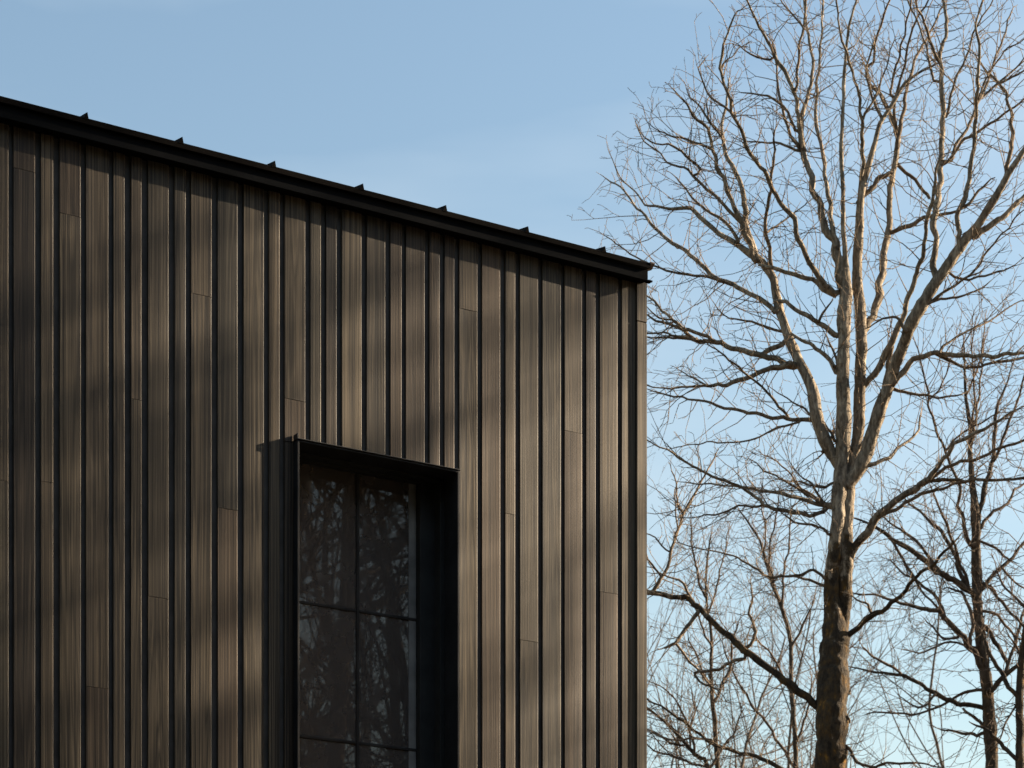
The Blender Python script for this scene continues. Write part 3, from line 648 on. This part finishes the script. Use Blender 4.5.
B.limb([(984,708,5.5),(974,706,5),(964,705,5),(957,703,5),(951,701,5),(941,696,4.8),(931,691,4.6),(923,685,4.2),(916,681,4),(908,677,3.8),(901,675,3.6),(889,674,3.2),(877,672,2.6),(864,669,2),(852,667,1.4)], drift=.2)
B.limb([(904,677,3),(893,668,2.8),(881,661,2.6),(873,656,2.4),(866,651,2),(863,646,1.4)], drift=-.4)
B.limb([(984,690,3.6),(972,691,3.2),(962,694,3),(950,701,2.8),(942,705,2.6),(932,710,2.4),(922,712,2.2),(912,714,2),(905,714,2),(893,713,1.9),(881,712,1.8),(866,714,1.2)], drift=.5)
B.limb([(936,693,2.6),(928,704,2.4),(918,708,2.2),(908,702,1.6),(902,698,1.2)])
B.limb([(988,690,6),(995,687,5.5),(1002,680,5),(1008,674,4.8),(1016,668,4.4),(1024,660,4),(1040,648,3)], drift=-.3)
B.limb([(985,628,5),(990,632,4.8),(996,641,4.4),(1002,655,4),(1008,664,4)], drift=-.1, tip=False)
B.limb([(1004,672,4),(1010,655,3.6),(1016,640,3.2),(1020,622,3),(1028,600,2.4)], drift=.3)
B.limb([(979,590,5),(984,587,4.6),(994,576,4.2),(1001,569,4),(1009,562,3.8),(1016,553,3.4),(1024,545,3),(1040,530,2)], drift=.4)
B.limb([(984,583,4),(990,586,4),(998,597,3.6),(1003,603,3.4),(1010,612,3),(1024,628,2.6),(1038,640,2)], drift=-.5)
B.limb([(1002,568,2.6),(1008,575,2.4),(1014,582,2),(1024,588,1.6)])
B.limb([(978,540,3),(990,545,2.8),(1000,552,2.4),(1008,558,2)])
B.limb([(990,612,3.4),(997,614,3),(1006,625,2.8),(1016,638,2.4),(1024,640,1.8)], drift=.5)
B.limb([(985,733,4),(978,736,3.6),(970,735,3.2),(962,733,3),(950,731,2.2),(940,730,1.5)], drift=.3)
B.limb([(983,725,3.6),(978,720,3.4),(970,713,3),(964,708,2.4)], tip=False)
B.limb([(981,648,2.6),(966,646,2.4),(950,643,2.2),(935,647,2),(920,652,1.8),(908,650,1.3)])
B.limb([(959,636,2.6),(950,639,2.4),(942,638,2.2),(936,632,2),(930,624,1.6),(926,620,1.2)])
B.build('bare_tree', 'dark leafless tree with thin straight trunk, right of the pale double trunk', ('bark2', 'twig2'))
C = Tree(31.0, 21)
C.limb([(1022,1380,16),(1021,1000,11),(1020,768,9),(1020,731,8.5),(1019,694,8),(1022,660,7.5),(1030,600,7),(1036,520,5),(1040,430,3),(1044,350,2)], big=True, drift=0, twigs=1.3)
C.limb([(1019,705,5),(1013,692,5),(1006,681,5),(1000,671,4.6),(994,662,4.4),(989,652,4),(986,640,3),(980,630,2)], drift=.4)
C.limb([(1020,760,5),(1010,752,4.6),(1003,746,4.4),(997,740,4.2),(989,733,3.6),(978,725,2.4)], drift=.4)
C.limb([(1022,690,3.6),(1026,670,3),(1020,655,2.6),(1014,640,2)], twigs=2)
C.limb([(1028,610,3),(1016,600,2.6),(1005,590,2.4),(996,570,1.6)], twigs=1.5)
C.limb([(1019,700,2.5),(1010,715,2.2),(1004,728,2),(1000,740,1.5)], twigs=2.5)
C.build('bare_tree', 'dark thin leafless tree cut off by the right edge, low beside the thin straight trunk', ('bark2', 'twig2'))

# --- slim trees low between the house corner and the large trunk
TS = dict(seg=.13, wob=.11, up=.55, curl=.35, kid=.5, rmin=.0030)
D = Tree(38.0, 31, TS)
D.limb([(797,1330,12),(797,900,6),(796,768,5),(795,740,5),(793,709,4.8),(791,687,4.6),(791,644,4.2),(787,625,4),(782,609,3.8),(772,582,3.2),(760,541,2.6),(748,522,2),(739,510,1.4)], drift=.1, twigs=1.3, big=True)
D.limb([(791,650,3),(795,640,2.8),(802,628,2.6),(807,618,2.2),(812,606,1.4)], twigs=1.4)
D.limb([(796,742,3),(801,732,2.8),(806,715,2.4),(810,700,2),(812,680,1.4)], twigs=1.4)
D.limb([(784,612,3),(782,590,2.6),(784,570,2.4),(789,541,2),(792,512,1.4)], twigs=1.5)
D.limb([(774,588,2.4),(770,565,2.2),(771,540,2),(777,512,1.5),(779,495,1.1)], twigs=1.5)
D.limb([(764,550,2),(766,530,1.8),(762,510,1.5),(762,490,1.1)], twigs=1.5)
D.limb([(791,690,2.6),(779,670,2.4),(768,650,2),(757,640,1.5),(752,628,1)], twigs=1.4)
D.limb([(793,766,3.4),(782,748,3),(771,731,2.8),(760,716,2.6),(749,701,2.4),(740,685,2.2),(732,670,2),(726,655,1.6),(722,640,1.1)], twigs=1.1)
D.build('slim_bare_tree', 'slim leafless tree with upswept rods just left of the mossy trunk', ('bark2', 'twig2'))
S2 = Tree(36.0, 41, TS)
S2.limb([(716,1330,12),(717,950,7),(717,768,5),(716,745,4.8),(715,722,4.6),(713,708,4.4),(712,694,4.2),(711,666,3.6),(712,639,3.2),(710,622,3),(707,609,2.8),(706,592,2.6),(706,574,2.4),(708,555,2),(711,535,1.4)], drift=.1, twigs=1.3, big=True)
S2.limb([(714,702,3.4),(720,690,3.2),(727,675,3),(732,661,2.6),(731,644,2.2),(738,625,1.6)], twigs=1.3)
S2.limb([(707,600,2.4),(700,585,2.4),(696,570,2.2),(693,553,2),(692,541,1.8),(691,522,1.3)], twigs=1.4)
S2.limb([(712,650,2.6),(705,635,2.4),(700,618,2),(690,600,1.6),(686,585,1.2)], twigs=1.3)
S2.limb([(712,688,2.4),(703,672,2.2),(697,655,1.8),(688,640,1.3)], twigs=1.3)
S2.limb([(708,612,2.4),(716,592,2.2),(720,572,1.9),(726,550,1.5),(728,530,1)], twigs=1.4)
S2.build('slim_bare_tree', 'slim forked leafless tree midway between the house corner and the mossy trunk', ('bark2', 'twig2'))
S3 = Tree(33.0, 51, TS)
S3.limb([(709,1350,12),(710,900,6),(708,768,4.4),(700,758,4),(690,749,3.8),(682,740,3.4),(673,729,3.2),(660,718,2.6),(649,709,2.2),(635,700,1.4)], drift=-.1, twigs=1.6, big=True)
S3.limb([(696,755,3),(692,735,2.8),(686,720,2.4),(678,705,2),(666,690,1.5),(655,683,1)], twigs=1.7)
S3.limb([(686,745,2.6),(676,745,2.4),(664,738,2),(650,730,1.4)], twigs=1.7)
S3.limb([(706,766,2.6),(690,764,2.4),(672,755,2.2),(655,750,1.8),(642,740,1.2)], twigs=1.7)
S3.limb([(690,748,2.4),(690,730,2.2),(695,712,1.8),(692,695,1.3)], twigs=1.5)
S3.limb([(708,770,3),(722,750,2.6),(733,735,2.2),(740,715,1.6)], twigs=1.5)
S3.build('slim_bare_tree', 'low twiggy leafless tree close behind the house corner', ('bark2', 'twig2'))

# --- generic bare trees: far ones in the picture, and those the window pane mirrors and that dapple the wall
def wild_tree(name, label, base, H, seed, mats, group=None, spread=1.0, dens=1.0, rmin=.004, r0=None, first=.25):
    r = random.Random(seed); tr = MB(); cr = MB()
    prm = dict(seg=.3, wob=.10, up=.12, curl=.12, kid=.62*dens, rmin=rmin)
    def trunk(p, d, L, r_, lvl):
        n = max(4, int(L/.45)); st = L/n; pts = [p.copy()]; rr = [r_]; k = []
        for i in range(n):
            d = (d+Vector((r.gauss(0, 1), r.gauss(0, 1), r.gauss(0, .6)))*.07+Vector((0, 0, .05))).normalized(); p = p+d*st; f = (i+1)/n
            pts.append(p.copy()); rr.append(r_*(1-.8*f))
            if f > (first if lvl == 2 else .15) and r.random() < .75*dens:
                ax = d.orthogonal().normalized(); ax.rotate(Matrix.Rotation(r.uniform(0, 6.283), 3, d)); a = rad(r.uniform(25, 55))*spread
                k.append((p.copy(), d*math.cos(a)+ax*math.sin(a), L*r.uniform(.28, .5)*(1.15-.6*f), rr[-1]*.6))
        tube(tr, pts, knobby(pts, rr, seed), 9 if r_ > .06 else 5)
        for (q, kd, kl, kr) in k:
            if lvl > 0 and kl > 1.2: trunk(q, kd, kl, kr, lvl-1)
            else: grow(cr, r, q, kd, max(kl, .8), min(kr, .018), 2, prm)
    trunk(Vector((0, 0, 0)), Vector((0, 0, 1)), H, r0 or H*.011, 2)
    root = empty(name, base); tag(root, label, 'tree', group)
    tr.build('trunk', M[mats[0]], root)
    if cr.v: cr.build('crown', M[mats[1]], root)
    return root
def ground_at(x, Z): return ((x-CX)/F*Z, Z, 0)
FAR = [(752, 62, 20.5, 5, 'far leafless tree behind the slim rods, its crown reaching below the arched left branches'),
       (690, 55, 17.5, 7, 'far leafless tree close right of the house corner'),
       (726, 70, 21.0, 15, 'faint leafless tree between the slim forked tree and the slim rods'),
       (806, 66, 19.0, 16, 'faint leafless tree half hidden by the mossy trunk'),
       (896, 74, 17.5, 6, 'faint leafless tree right of the mossy trunk'),
       (1010, 64, 20.5, 18, 'faint leafless tree between the thin straight trunk and the right edge')]
for x, Zd, H, sd, lab in FAR: wild_tree('far_bare_tree', lab, ground_at(x, Zd), H, sd, ('bark2', 'twig2'), group='far trees low in the gaps', dens=.95 if x < 830 else .62, rmin=.006, r0=.10)
# the wood behind the camera: seen only as a dim mass in the pane, it also keeps part of the sky off the wall
def wood_tree(mb, p, H, seed):
    r = random.Random(seed); prm = dict(seg=.5, wob=.10, up=.10, curl=.10, kid=.85, rmin=.006)
    def trunk(p, d, L, r_, lvl):
        n = max(4, int(L/.7)); st = L/n; pts = [p.copy()]; rr = [r_]; k = []
        for i in range(n):
            d = (d+Vector((r.gauss(0, 1), r.gauss(0, 1), r.gauss(0, .6)))*.07+Vector((0, 0, .06))).normalized(); p = p+d*st; f = (i+1)/n
            pts.append(p.copy()); rr.append(r_*(1-.8*f))
            if f > .18 and r.random() < .9:
                ax = d.orthogonal().normalized(); ax.rotate(Matrix.Rotation(r.uniform(0, 6.283), 3, d)); a = rad(r.uniform(30, 62))
                k.append((p.copy(), d*math.cos(a)+ax*math.sin(a), L*r.uniform(.26, .46)*(1.15-.6*f), rr[-1]*.6))
        tube(mb, pts, rr, 5 if lvl == 2 else 3)
        for (q, kd, kl, kr) in k:
            if lvl > 0 and kl > 1.4: trunk(q, kd, kl, kr, lvl-1)
            else: grow(mb, r, q, kd, max(kl, 1.0), min(kr, .016), 2, prm)
    trunk(p, Vector((0, 0, 1)), H, H*.011, 2)
wm = MB(); rw = random.Random(77); WP = P0-DV*3.5
for ring_, (R0, n, H0) in enumerate(((16, 22, 15), (22, 28, 18), (30, 34, 21))):
    for k in range(n):
        a_ = rad(84+158*(k+rw.uniform(.15, .85))/n); R_ = R0*rw.uniform(.88, 1.12)
        wood_tree(wm, Vector((WP.x+R_*math.sin(a_), WP.y+R_*math.cos(a_), 0)), H0*rw.uniform(.85, 1.15), 900+ring_*50+k)
print('wood', len(wm.v))
tag(wm.build('woods', M['bark2']), 'bare brown wood mirrored dimly in the window pane', 'woods', kind='stuff')
def spruce(mb, p, H, seed):
    r = random.Random(seed); tube(mb, [p, p+Vector((0, 0, H))], [H*.011, .02], 6)
    n = int(H*2.2)
    for k in range(n):
        f = (k+.5)/n; z = H*(.06+.93*f); L = H*.24*(1-f)**.8+.25; m = 9
        for j in range(m):
            a = 6.283*(j+r.random()*.7)/m; d = Vector((math.cos(a), math.sin(a), 0)); e = Vector((-d.y, d.x, 0))
            l = L*r.uniform(.75, 1.1); wv = l*.30
            q = [p+Vector((0, 0, z))+d*(l*t)+Vector((0, 0, -.55*l*t*t+.10*l*t)) for t in (0, .35, .7, 1)]
            ww = (.10, wv, wv*.75, .03)
            mb.grid([[q[i]-e*ww[i]-Vector((0, 0, .25*ww[i])), q[i], q[i]+e*ww[i]-Vector((0, 0, .25*ww[i]))] for i in range(4)])
sm_ = MB()  # unseen spruces, added to block sky light from the wall
for k in range(26):
    a_ = rad(128+112*(k+rw.uniform(.2, .8))/26); R_ = 19*rw.uniform(.95, 1.25)
    spruce(sm_, Vector((WP.x+R_*math.sin(a_), WP.y+R_*math.cos(a_), 0)), rw.uniform(15, 21), 1300+k)
tag(sm_.build('sky_blocking_evergreens', M['needles']), 'unseen evergreen wood added outside the frame to keep sky light off the boards', 'woods', kind='stuff')
# towards the sun, their boughs dapple the wall
EV = Vector((SH.y, -SH.x, 0))
def sun_tree(L, c, H, seed, dens, rmin, label):
    b = P0+Vector((SH.x, SH.y, 0))*L+EV*c
    wild_tree('shading_tree', label, (b.x, b.y, 0), H, seed, ('bark2', 'twig2'), group='trees that dapple the wall', rmin=rmin, dens=dens)
sun_tree(28, 2.7, 25.4, 382, 1.2, .009, 'tall dense leafless tree outside the frame that shades the boards')
sun_tree(33, .84, 22.9, 183, .6, .006, 'thin leafless tree outside the frame, farthest of those that shade the boards')
sun_tree(24, 4.32, 19.4, 176, 1.0, .009, 'shorter leafless tree outside the frame, nearest of those that shade the boards')
for (bx, by, L, H, sd, lab) in ((3.72, 28.0, 20, 17.6, 91, 'leafless tree outside the frame that shades the mossy trunk'), (6.8, 34.0, 16, 17.5, 92, 'leafless tree outside the frame that shades the thin straight trunk')):
    b = Vector((bx, by, 0))+Vector((SH.x, SH.y, 0))*L
    wild_tree('shading_tree', lab, (b.x, b.y, 0), H, sd, ('bark2', 'twig2'), group='trees that shade the trunks', rmin=.009, dens=.95)
